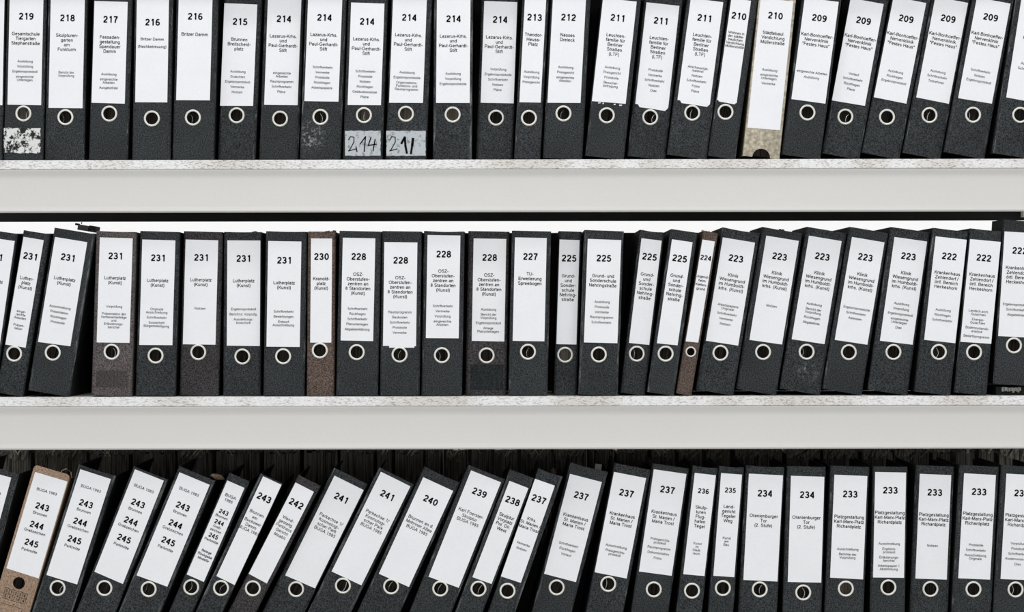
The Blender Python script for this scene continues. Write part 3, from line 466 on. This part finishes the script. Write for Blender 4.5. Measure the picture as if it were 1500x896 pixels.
COL = {'k': 'black', 'scuff': 'black', 'smudge': 'black', 'recess': 'black', 'raised': 'black', 'faded': 'black', 'grey': 'charcoal grey', 'greybrown': 'taupe grey', 'brown': 'brown', 'beige': 'beige', 'kraft': 'brown cardboard'}
KEY = {'218': 'sculpture garden', '217': 'facade design', '216': 'Damm', '215': 'square fountain', '214': 'hospital', '213': 'square', '212': 'Dreieck', '211': 'street lamp', '209': 'clinic', '231': 'art', '228': 'school centre', '227': 'extension', '223': 'Klinik', '222': 'Krankenhaus', '241': 'park axis', '240': 'avenue fountain', '239': 'single sculpture', '238': 'forecourt sculpture', '237': 'Krankenhaus', '236': 'airport', '235': 'court', '234': 'Tor', '233': 'Platz'}
NW = ['zero', 'one', 'two', 'three', 'four', 'five', 'six', 'seven', 'eight', 'nine']
OVER = {(0, 0): 'black binder cut off at the left edge of the top shelf', (0, 25): 'black binder without visible number, rightmost on the top shelf, cut off by the edge',
 (0, 1): 'black binder numbered 219 with torn white sticker remains under its ring', (0, 9): 'black binder numbered 214 with a grey handwritten 214 sticker at its foot',
 (0, 10): 'black binder numbered 214 with a grey sticker handwritten 211 at its foot', (0, 8): 'black binder numbered 214 with pale scuff marks below its ring, top shelf',
 (0, 18): 'narrow black binder numbered 210, left of the beige one on the top shelf', (0, 19): 'beige cardboard file numbered 210 with a thumb notch at its foot, top shelf',
 (1, 0): 'black binder numbered 231 cut off at the left edge, middle shelf', (1, 1): 'narrow black binder numbered 231 leaning right, middle shelf',
 (1, 2): 'wide black leaning binder numbered 231 left of the dark gap, middle shelf', (1, 3): 'taupe grey binder numbered 231 right of the dark gap, middle shelf',
 (1, 5): 'charcoal grey binder numbered 231 on the middle shelf', (1, 12): 'faded black binder numbered 228 with a darker patch below its label',
 (1, 14): 'narrow upright black binder numbered 225 with a grey topped label, middle shelf', (1, 15): 'wide black binder numbered 225 on the middle shelf',
 (1, 16): 'narrow leaning black binder numbered 225, left one of the leaning pair', (1, 17): 'narrow leaning black binder numbered 225, right one of the pair, beside brown 224',
 (1, 18): 'very narrow brown binder numbered 224 leaning right on the middle shelf', (1, 8): 'narrow brown binder numbered 230 on the middle shelf',
 (1, 21): 'black binder numbered 223 with grey glue marks at its foot, middle shelf', (1, 25): 'black binder numbered 222 pushed back into shadow, middle shelf',
 (1, 26): 'black binder numbered 222 raised above the others at the right edge, middle shelf', (1, 24): 'black binder numbered 222, leftmost of the three, middle shelf',
 (2, 0): 'black binder cut off at the left edge of the bottom shelf', (2, 1): 'brown cardboard file numbered 243 244 245 with a printed grid of digits',
 (2, 2): 'black binder numbered 243 244 245 directly right of the brown cardboard file', (2, 3): 'black binder numbered 243 244 245, second right of the brown cardboard file',
 (2, 4): 'black binder numbered 243 244 245, third right of the brown cardboard file', (2, 5): 'narrow black binder numbered 243 244 245 on the bottom shelf',
 (2, 6): 'narrow black binder with the single number 243 leaning right, bottom shelf', (2, 7): 'narrow charcoal grey binder numbered 242, bottom shelf',
 (2, 13): 'narrow black binder numbered 237, bottom shelf'}
# how far each spine stands back from the board edge, in metres (default .010)
REC = {(0, 6): .030, (0, 7): .026, (0, 12): .028, (0, 16): .030, (0, 17): .026, (0, 21): .028, (0, 22): .034, (0, 23): .028, (0, 24): .022,
       (1, 5): .024, (1, 6): .026, (1, 12): .028, (1, 14): .034, (1, 20): .026, (1, 21): .028, (1, 22): .026, (1, 23): .024, (1, 24): .026, (1, 25): .036, (1, 26): .002,
       (1, 16): .022, (1, 19): .018, (2, 8): .026, (2, 9): .018, (2, 14): .026, (2, 15): .024, (2, 16): .018, (2, 23): .02}
DEPTH = {(1, 26): .12, (2, 1): .09}
DIRTY = {(0, 11), (0, 25), (1, 15), (1, 17), (2, 9), (2, 12), (2, 0), (2, 2), (2, 3), (2, 4), (2, 6), (2, 13), (2, 14), (1, 2)}
LIGHTP = {(0, 1), (0, 9), (0, 10), (0, 11), (2, 21), (1, 14)}

def spine_box(r, d, yf):
    num, look, xl, xr, BL, BR, TL = d[:7]; zs = ZS[r]+(.018 if look == 'raised' else 0); k = (DIST+yf)/FPX
    a = math.atan2(TL[0]-BL[0], BL[1]-TL[1])+ROLL; c = math.cos(a)
    if r < 2: X, _ = p2w((xr, 580 if r else 234), yf); w = (xr-xl)/c*k
    else: X, Z = p2w((xr, 896), yf); X -= (Z-zs)*math.tan(a); w = (xr-xl)*c*k
    return X, zs, w, a
def edge_gap(A, B):                               # smallest clear distance between spine A's far edge and spine B's near edge
    H = 241*PX; (X, z, w, a), (X2, z2, w2, a2) = A, B
    R_ = [(X, z), (X+H*math.sin(a), z+H*math.cos(a))]
    bl = (X2-w2*math.cos(a2), z2+w2*math.sin(a2)); L_ = [bl, (bl[0]+H*math.sin(a2), bl[1]+H*math.cos(a2))]
    def at(S, zz): return S[0][0]+(S[1][0]-S[0][0])*(zz-S[0][1])/(S[1][1]-S[0][1])
    lo, hi = max(R_[0][1], L_[0][1]), min(R_[1][1], L_[1][1])
    return min(at(L_, lo)-at(R_, lo), at(L_, hi)-at(R_, hi))
SOLVED = {}
rs = random.Random(5)
for r, row in enumerate(ROWS):
    Y = [REC.get((r, i), .006+.006*rs.random()) for i in range(len(row))]; S = [[0.0, 0.0] for _ in row]
    def bx(i):
        X, z, w, a = spine_box(r, row[i], Y[i]); return X-S[i][1], z, w-S[i][0]-S[i][1], a
    for it in range(60):
        for i in range(1, len(row)):
            if edge_gap(bx(i-1), bx(i)) < .0008:
                if it < 25:
                    m = (Y[i-1]+Y[i])/2; j = i-1 if Y[i-1] > Y[i] else i; Y[j] += (m-Y[j])*.35
                else: S[i][0] += .0002; S[i-1][1] += .0002
    for i in range(len(row)): SOLVED[r, i] = (Y[i], S[i])
counts = {}
for r, row in enumerate(ROWS):
    for b in row:
        if b[0]: counts[b[0]] = counts.get(b[0], 0)+1
seen = {}
def binder(r, i, d):
    num, look, xl, xr, BL, BR, TL, ring, ny, ty, title, dy, detail = d[:13]; mode = detail if detail in ('B', 'N') else ''
    yf, wshrink = SOLVED[r, i]; zs = ZS[r]+(.018 if look == 'raised' else 0)
    k = (DIST+yf)/FPX
    a = math.atan2(TL[0]-BL[0], BL[1]-TL[1])+ROLL; c, s = math.cos(a), math.sin(a); H = 241*PX
    if r < 2:
        X, _ = p2w((xr, 580 if r else 234), yf); w = (xr-xl)/c*k
    else:
        X, Z = p2w((xr, 896), yf); X -= (Z-zs)*math.tan(a); w = (xr-xl)*c*k
    X -= wshrink[1]; w -= wshrink[0]+wshrink[1]
    ox, oz = X-w/2*c, zs+w/2*abs(s)+.0002
    def loc(p, Y):
        x, z = p2w(p, Y); x -= ox; z -= oz; return x*c-z*s, x*s+z*c
    root = empty('lever_arch_binder' if look not in ('beige', 'kraft') else 'cardboard_file', (ox, yf, oz), a)
    if num: seen[num] = seen.get(num, 0)+1
    lab = OVER.get((r, i))
    if not lab:
        n = counts[num]; wd = 'narrow ' if w < .056 else ''
        lab = '%s%s %s binder numbered %s' % (wd, COL[look], KEY.get(num, ''), num)
        lab += ', %s from left of %s numbered so, %s shelf' % (ORD[seen[num]-1], NW[n], LEV[r]) if n > 1 else ' on the %s shelf' % LEV[r]
    tag(root, lab, 'binder', 'binders on the %s shelf' % LEV[r])
    ms = M['k'] if look in ('k', 'recess', 'raised') else M['grey'] if look == 'faded' else M[look]
    if look == 'k' and (r, i) in DIRTY: ms = M['kedge']
    if (r, i) == (1, 21): ms = M['smudge']
    mc = M['kworn'] if (r, i) in DIRTY else M['kside'] if look in ('k', 'scuff', 'recess', 'raised', 'grey', 'faded') else ms
    thin = look in ('beige', 'kraft'); R, t = (.0035, .0015) if thin else (.0062, .0022)
    if thin: R = .0030
    ru = loc(ring, yf) if ring else (0, 0)
    ro, ri = (.0156, .0120) if w > .04 else (.0103, .0076)
    hole = (ru[0], ru[1], ri+.0006) if ring else None
    if look == 'kraft': hole = (ru[0], ru[1], .0118)
    sag = 0 if thin else random.choice((0, 0, .0006, .0012))
    Rk = 0 if look == 'kraft' else R
    if look == 'kraft':
        bm = plate(w, H, t, hole, None, .007)
    else:
        bm = plate(w-2*R, H, t, hole, .0175 if look == 'beige' else None, 0, sag)
        edge_round(bm, w, H, R, t, 1); edge_round(bm, w, H, R, t, -1)
    obj('spine', bm, ms, root, True)
    y0 = R if not look == 'kraft' else .0018
    for sd in (-1, 1):
        bm = bmesh.new(); x1 = sd*w/2; x0 = sd*(w/2-t)
        vs = box(bm, min(x0, x1), max(x0, x1), y0+.0001, .283-yf+.004, .001 if look == 'kraft' else 0, H-(.008 if look == 'kraft' else .0004))
        if (r, i) in DEPTH:
            for q in vs: q.co.y = min(q.co.y, DEPTH[r, i])
        obj('cover', bm, mc, root)
    # filed papers behind the spine
    hb = .285; bm = bmesh.new(); g = .004; x = -w/2+t+g; xe = w/2-t-g
    while x < xe-.004:
        tt = random.uniform(.004, .011); x2 = min(x+tt, xe); dd = random.uniform(0, .006)
        box(bm, x, x2-.0004, .030+dd, .262+dd-yf, .004, hb-random.uniform(0, .012)); x = x2
    if (r, i) in DEPTH:
        for q in bm.verts: q.co.y = q.co.y if q.co.y < .04 else DEPTH[r, i]-.004
    obj('paper_block', bm, M['pages_light'] if (r, i) in LIGHTP else M['pages'], root)
    if ring and not thin:
        obj('grip_ring', ring_mesh(ro, ri, *ru), M['ring'], root, True)
        if random.random() < .6:
            bm = bmesh.new(); sg = random.choice((-2, -1, 1, 2)); dxx = random.uniform(-.006, .006)
            tube(bm, [(ru[0]+dxx+.012*(math.cos((q-3)*.22)-1)*sg, .014, ru[1]-.014+.0036*q) for q in range(7)], .0006)
            obj('lever', bm, M['chrome'], root, True)
    # label
    yl = -.0005
    pl, pr, pt = loc(BL, yf+yl), loc(BR, yf+yl), loc(TL, yf+yl)
    lw = math.hypot(pr[0]-pl[0], pr[1]-pl[1]); lh = math.hypot(pt[0]-pl[0], pt[1]-pl[1])
    if r == 0 and TL[1] <= .5: lh = max(lh+3*k, 150*k)
    lh = min(lh, H-.003-max(pl[1], pr[1]))
    skew = (pr[1]-pl[1])/lw
    nu, nv = 4, 10; V, F = [], []; rr = random.Random(r*100+i); bulge = rr.uniform(.0001, .0005)
    for jv in range(nv+1):
        for ju in range(nu+1):
            fu, fv = ju/nu, jv/nv
            V.append((pl[0]+lw*fu, yl-bulge*math.sin(math.pi*fu)*.3, pl[1]+(pr[1]-pl[1])*fu*(1-fv)+lh*fv))
    top = V[-1][2]
    for jv in range(nv):
        for ju in range(nu): q = jv*(nu+1)+ju; F.append((q, q+1, q+nu+2, q+nu+1))
    nV = len(V)
    rim = [ju for ju in range(nu+1)]+[jv*(nu+1)+nu for jv in range(1, nv+1)]+[nv*(nu+1)+ju for ju in range(nu-1, -1, -1)]+[jv*(nu+1) for jv in range(nv-1, 0, -1)]
    for q in rim: V.append((V[q][0], 0.0, V[q][2]))
    for j in range(len(rim)): F.append((rim[j], nV+j, nV+(j+1) % len(rim), rim[(j+1) % len(rim)]))
    lb = flatmesh('spine_label', V, F, M['paper'], root); tag(lb, 'white printed paper label')
    # print
    V, F = [], []; yt = yl-.00035
    cx, cv = (pl[0]+pr[0])/2, (pl[1]+pr[1])/2; cpx = ((BL[0]+BR[0])/2, (BL[1]+BR[1])/2)
    def vv(y): return cv+(cpx[1]-y)/math.cos(a)*k
    narrow = lw < .05; tiny = lw < .03
    def lines(txt, y, size, sp, off, sx=.955, para=None):
        v = vv(y); first = True
        for block in txt.split('|'):
            if block == '': v -= para*.42*k; continue
            for j, ln in enumerate(block.split('/')):
                if not first: v -= (sp if (j or para is None) else para)*k
                first = False
                if ln: place(V, F, ln.replace('~', '/'), cx, v, size*k, off, yt, sx)
    def flush(nm):
        if V: flatmesh(nm, list(V), list(F), M['ink'], lb); V.clear(); F.clear()
    if mode == 'B':
        place(V, F, 'BUGA 1983', cx, vv(ny+0)if ny > 0 else vv(ty), 5.8*k, .004, yt); v = vv(ty)
        for dv, s1, sz, of in ((23.3, '243', 14, .035), (34.3, 'Brunnen', 5.7, .006), (51.5, '244', 14, .035), (61.6, 'Grabzeichen', 5.7, .006), (78.7, '245', 14, .035), (90, 'Parkmitte', 5.7, .006)):
            (number(V, F, s1, cx, v-dv*k, 9.4*k, yt) if sz == 14 else place(V, F, s1, cx, v-dv*k, sz*k, of, yt))
    elif mode == 'N':
        v = vv(ty)
        for dv, s1, sz, of in ((0, 'BUGA', 6, .01), (7, '1985', 6, .01), (25, '243', 9.5, .035), (32.5, 'Brunnen', 5.1, .01), (41.5, '244', 9.5, .035), (48.5, 'Grab-', 5.1, .01), (54.5, 'zeichen', 5.1, .01), (63, '245', 9.5, .035), (70.5, 'Parkmitte', 5.1, .01), (88, 'Belege', 5.0, .015), (94, 'Rückgabe', 5.0, .015), (100, 'Modelle', 5.0, .015)):
            (number(V, F, s1, cx, v-dv*k, 6.6*k, yt) if sz == 9.5 else place(V, F, s1, cx, v-dv*k, sz*k, of, yt))
    else:
        if num and ny: number(V, F, num, cx, vv(ny), (7.4 if tiny or num in ('235', '236') else 9.9)*k, yt); flush('printed_number')
        if title: lines(title, ty, 6.3 if r == 2 and i in (6, 7, 13) else 6.7, 6.9, .004 if r == 2 and i < 12 else .010); flush('printed_title')
        if dy:
            if not title and num == '216': lines(detail, dy, 5.6, 5, .008, 1, 7.6)
            elif not title and num == '210': lines(detail, dy, 5.2, 5, .008)
            elif tiny: lines(detail, dy, 5.2, 6, .012)
            else: lines(detail, dy, 5.0, 4.9, .004, .95, 7.5)
    flush('printed_list')
    # marks that only single spines carry
    def rect(name, x0, y0, x1, y1, mat, y=-.0003, jag=0.0, seed=1):
        q = [loc(p, yf) for p in ((x0, y1), (x1, y1), (x1, y0), (x0, y0))]; rn = random.Random(seed); P = []
        for e in range(4):
            p, n_ = q[e], q[(e+1) % 4]; st = 12 if jag else 1
            for m_ in range(st): f = m_/st; P.append((p[0]+(n_[0]-p[0])*f+rn.uniform(-jag, jag)*(m_ > 0), y, p[1]+(n_[1]-p[1])*f+rn.uniform(-jag, jag)*(m_ > 0)))
        n = len(P); V2 = P+[(x, 0.0, z) for x, _, z in P]; F2 = [tuple(range(n))]+[(j, (j+1) % n, n+(j+1) % n, n+j) for j in range(n)]
        return flatmesh(name, V2, F2, mat, root)
    if (r, i) == (0, 1): tag(rect('sticker', 5.8, 187.5, 59.5, 224, M['tornlabel'], -.0005, .0010, 5), 'torn white sticker remains')
    if (r, i) in ((0, 9), (0, 10)):
        x0 = 505.5 if i == 9 else 566; st = tag(rect('sticker', x0, 191.5, x0+(52 if i == 9 else 57.5), 228, M['sticker'], -.0005, .0006, i), 'worn grey handwritten sticker')
        V, F = [], []
        def pp(*q): return [loc(p, yf) for p in q]
        X0 = x0
        stroke(V, F, pp((X0+5, 205), (X0+8, 200), (X0+13, 201), (X0+13, 208), (X0+7, 219), (X0+5, 221), (X0+16, 218)), .0017, -.0009)
        if i == 9:
            stroke(V, F, pp((X0+16, 215), (X0+17.5, 222)), .0022, -.0009)
            stroke(V, F, pp((X0+22, 211), (X0+30, 200), (X0+28, 222)), .0022, -.0009)
            stroke(V, F, pp((X0+38, 201), (X0+34, 213), (X0+46, 211)), .0022, -.0009); stroke(V, F, pp((X0+44, 204), (X0+41, 221)), .0022, -.0009)
        else:
            stroke(V, F, pp((X0+22, 210), (X0+27, 201), (X0+28, 214), (X0+30, 224)), .0042, -.0009)
            stroke(V, F, pp((X0+39, 203), (X0+38, 212)), .0050, -.0009); stroke(V, F, pp((X0+38, 211), (X0+36, 225)), .0040, -.0009)
        flatmesh('handwriting', V, F, M['ink'], st)
    if (r, i) == (1, 12): tag(rect('old_label_patch', 689, 533.5, 737, 571, M['residue'], -.0002), 'darker unfaded patch')  # the board's own darker tone where an old label sat
    if (r, i) == (1, 3): tag(rect('old_label_patch', 141, 542.5, 187, 567, M['residue_t'], -.0002), 'darker unfaded patch')  # same kind of darker tone, on the taupe board
    if (r, i) in ((0, 16), (0, 17)):
        x, y = (931, 153) if i == 16 else (992.5, 147)
        q = [loc(p, yf) for p in ((x+3, y-1), (x+6, y+4), (x+22, y+6), (x+43, y+9.5), (x+47, y+6), (x+47, y+3))]
        flatmesh('torn_label_edge', [(u, -.0004, z) for u, z in q], [tuple(range(6))], M['paper'], root)
    if (r, i) == (0, 18):
        q = [loc(p, yf) for p in ((1050.6, 144), (1053, 148.5), (1076, 152.8), (1079, 150))]
        flatmesh('torn_label_edge', [(u, -.0004, z) for u, z in q], [tuple(range(4))], M['paper'], root)
    if (r, i) == (0, 15):
        for j, (x, y, e) in enumerate(((876, 149.8, 4), (882.5, 150.6, 2), (899, 152, 2.5), (907, 153.2, 4))):
            rect('label_scrap', x, y, x+e, y+1.6, M['paper'], -.0004, .0006, j)
    if (r, i) == (1, 10):
        rect('torn_label_edge', 570, 505.5, 607, 509, M['paper'], -.0004)
    if look == 'kraft':                           # printed grid of digits
        V, F = [], []; o_ = loc((27.7, 853.7), yf)
        gu, gv, cw, ch = o_[0]-.0225, o_[1]-.0155, .0090, .0105
        for q in range(6): stroke(V, F, [(gu+q*cw, gv), (gu+q*cw, gv-2*ch)], .0006, -.0003)
        for q in range(3): stroke(V, F, [(gu, gv-q*ch), (gu+5*cw, gv-q*ch)], .0006, -.0003)
        for q in range(10): place(V, F, str(q), gu+(q % 5+.5)*cw, gv-(q//5+.5)*ch, .0085, .0, -.0003)
        stroke(V, F, [(gu, gv-.031), (gu+5*cw, gv-.031)], .0006, -.0003); stroke(V, F, [(gu+4.8*cw, gv-.031), (gu+4.8*cw, gv-.06)], .0006, -.0003)
        stroke(V, F, [(gu+2.6*cw, gv-.0275), (gu+2.9*cw, gv-.0268)], .0014, -.0003)
        flatmesh('printed_grid', V, F, M['ink'], root)
        bm = bmesh.new(); tube(bm, [(w/2-.022, .012, H-.016), (w/2-.020, .012, H+.002), (w/2-.013, .014, H+.0085), (w/2-.003, .018, H+.004), (w/2+.001, .02, H-.006)], [.0012, .0014, .0016, .0014, .001]); tag(obj('curled_flap', bm, M['wad'], root, True), 'curled tan paper flap')
    def frill(x0, x1, y, hgt, seed, mat):         # ragged torn top edge
        rn = random.Random(seed); bm = bmesh.new(); n = 7; base = [loc((x0+(x1-x0)*q/n, y), yf+.006) for q in range(n+1)]
        for q in range(n):
            h1 = rn.uniform(.2, 1)*hgt; u0, z0 = base[q]; u1, z1 = base[q+1]; zz = H-.002
            box(bm, u0, u1+.0004, .0065, .0085+rn.uniform(0, .004), zz, zz+.002+h1)
        obj('frayed_edge', bm, mat, root)
    if (r, i) == (1, 8): frill(476, 492, 337, .003, 3, M['brown'])
    if (r, i) == (1, 6): frill(369, 377, 338, .0022, 4, M['k'])
    if (r, i) == (1, 20): frill(1141, 1149, 337, .0022, 5, M['grey'])
    if (r, i) == (1, 18): frill(1028, 1040, 337, .002, 6, M['wad'])
    return root
for r, row in enumerate(ROWS):
    for i, d in enumerate(row): binder(r, i, d)

# folded file under the raised binder
x0, z0 = p2w((1453, 578), .004)
e = empty('folded_file', (x0+.056, .006, ZS[1])); tag(e, 'flat black file lying under the raised binder numbered 222, torn white end', 'file')
bm = bmesh.new(); box(bm, -.046, .05, .008, .25, .0003, .0170); obj('file_body', bm, M['kside'], e)
bm = bmesh.new(); rn = random.Random(3)
for q in range(14):
    xx = -.036+q*.0026; box(bm, xx, xx+.003, rn.uniform(-.002, .003), .0082, .0055+rn.uniform(0, .004), .0165-rn.uniform(0, .002))
tag(obj('torn_paper', bm, M['lightgrey'], e), 'torn pale paper end')
# small grey card box on the leaning 231 binder
x, z = p2w((126, 335), .16)
e = empty('card_box', (x, .16, z-.006), math.radians(9.3)); tag(e, 'small grey card box lying on top of the leaning black 231 binder', 'box')
bm = bmesh.new(); box(bm, -.018, .003, 0, .06, .0015, .0125); obj('box_body', bm, M['lightgrey'], e)
bm = bmesh.new(); box(bm, .0045, .017, 0, .06, .0015, .014); obj('box_end', bm, M['greybrown'], e)
bm = bmesh.new(); box(bm, -.024, -.0178, -.001, .02, .010, .014); box(bm, -.0125, -.0112, 0, .004, .014, .018); obj('box_tab', bm, M['kside'], e)
# scraps among the tops of the bottom row
wad('crumpled_paper', (317, 698), .055, .017, .02, .009, M['wad'], 'crumpled tan paper wedged beside the narrow 243 244 245 binder top', 'paper', 11, .3)
wad('crumpled_paper', (811, 693), .07, .008, .012, .012, M['brownwad'], 'small brown paper scrap between the first two binders numbered 237', 'paper', 12, .2)
wad('paper_wad', (936, 683), .12, .028, .03, .018, M['dustywad'], 'dark brown dusty paper lump behind the third and fourth 237 binders', 'paper', 13)
x, z = p2w((876, 687), .06); bm = bmesh.new(); box(bm, -.0066, .0066, 0, .012, -.012, .010)
o = obj('index_tab', bm, M['lightgrey']); o.location = (x, .06, z); o.rotation_euler = (0, .1, 0); tag(o, 'small pale grey card tab sticking up beside the second 237 binder', 'tab')

# ---------------------------------------------------------------- ragged file bundles behind the bottom row
edges = [-50, -2, 47, 129, 190, 258, 312, 384, 441, 497, 549, 577, 622, 650, 686, 722, 760, 812, 860, 902, 952, 992, 1032, 1075, 1150, 1205, 1262, 1310, 1365, 1398, 1432, 1462, 1496, 1545]
YB = .325
for j, (x0, x1) in enumerate(zip(edges, edges[1:])):
    rn = random.Random(40+j); X0, _ = p2w((x0, 670), YB); X1, _ = p2w((x1, 670), YB); w = X1-X0-rn.uniform(.004, .012); zt = -.289-rn.uniform(0, .008)
    e = empty('file_bundle', ((X0+X1)/2, YB, ZS[2])); tag(e, 'dark ragged file bundle, %s from the left behind the bottom row' % ORD[j] if j < 31 else 'dark ragged file bundle, %s from the right behind the bottom row' % ['third', 'second', 'first'][j-30] if j < 33 else '', 'file bundle', 'file bundles behind the bottom row')
    h = zt-ZS[2]; bm = bmesh.new(); x = -w/2; back = rn.uniform(0, .02)
    while x < w/2-.001:
        t = min(rn.uniform(.004, .013), w/2-x); d0 = back+rn.uniform(0, .004); box(bm, x, x+t-.0005, d0, .2+d0, 0, h-rn.uniform(.004, .014)); x += t
    obj('bundle_body', bm, M['bundle'], e)
    bm = bmesh.new(); lean = rn.choice((.006, .014, .022, -.004)) if x0 < 300 or x0 > 640 else rn.uniform(-.002, .003); big = abs(lean) > .01; n = max(4, int(w/(.006 if big else .0045)))
    for q in range(n):                            # bent sheets hanging over the top
        xx = -w/2+w*(q+.5)/n; L_ = rn.uniform(.010, .026) if big else rn.uniform(.003, .008); tw = rn.uniform(.0015, .0065) if big else rn.uniform(.003, .007); y0 = back-rn.uniform(.001, .006); zz = h-rn.uniform(0, .004)
        ln = lean*rn.uniform(.5, 1.2); tw = min(tw, w/2-abs(xx)-.0002) if w/2-abs(xx) > .0006 else .0004; ln = max(xx+tw-w/2, min(ln, xx-tw+w/2))
        A = [(xx-tw, y0+.02, zz-.001), (xx+tw, y0+.02, zz-.001), (xx+tw*.9, y0, zz), (xx-tw*.9, y0, zz), (xx-tw*.6-ln, y0-.004, zz-L_), (xx+tw*.6-ln, y0-.004, zz-L_-.002)]
        vs = [bm.verts.new(p) for p in A]+[bm.verts.new((p[0], p[1]+.0008, p[2]-.0008)) for p in A]
        for f in ((0, 1, 2, 3), (3, 2, 5, 4), (9, 8, 7, 6), (10, 11, 8, 9), (4, 5, 11, 10), (3, 4, 10, 9), (5, 2, 8, 11)): bm.faces.new([vs[k_] for k_ in f])
    tag(obj('ragged_sheets', bm, M['fringe'], e), kind='stuff')
    if rn.random() < .6:
        bm = bmesh.new()
        for q in range(rn.randint(1, 3)):
            xx = rn.uniform(-w/2*.4, w/2*.4); sgn = rn.choice((-1, 1, 1))*min(1, (w/2*.55)/.013); tube(bm, [(xx, back-.007, h-.016), (xx+sgn*.005, back-.009, h-.008), (xx+sgn*.013, back-.008, h-.001)], [.0005, .0009, .0006], 4)
        obj('paper_strand', bm, M['strand'], e)
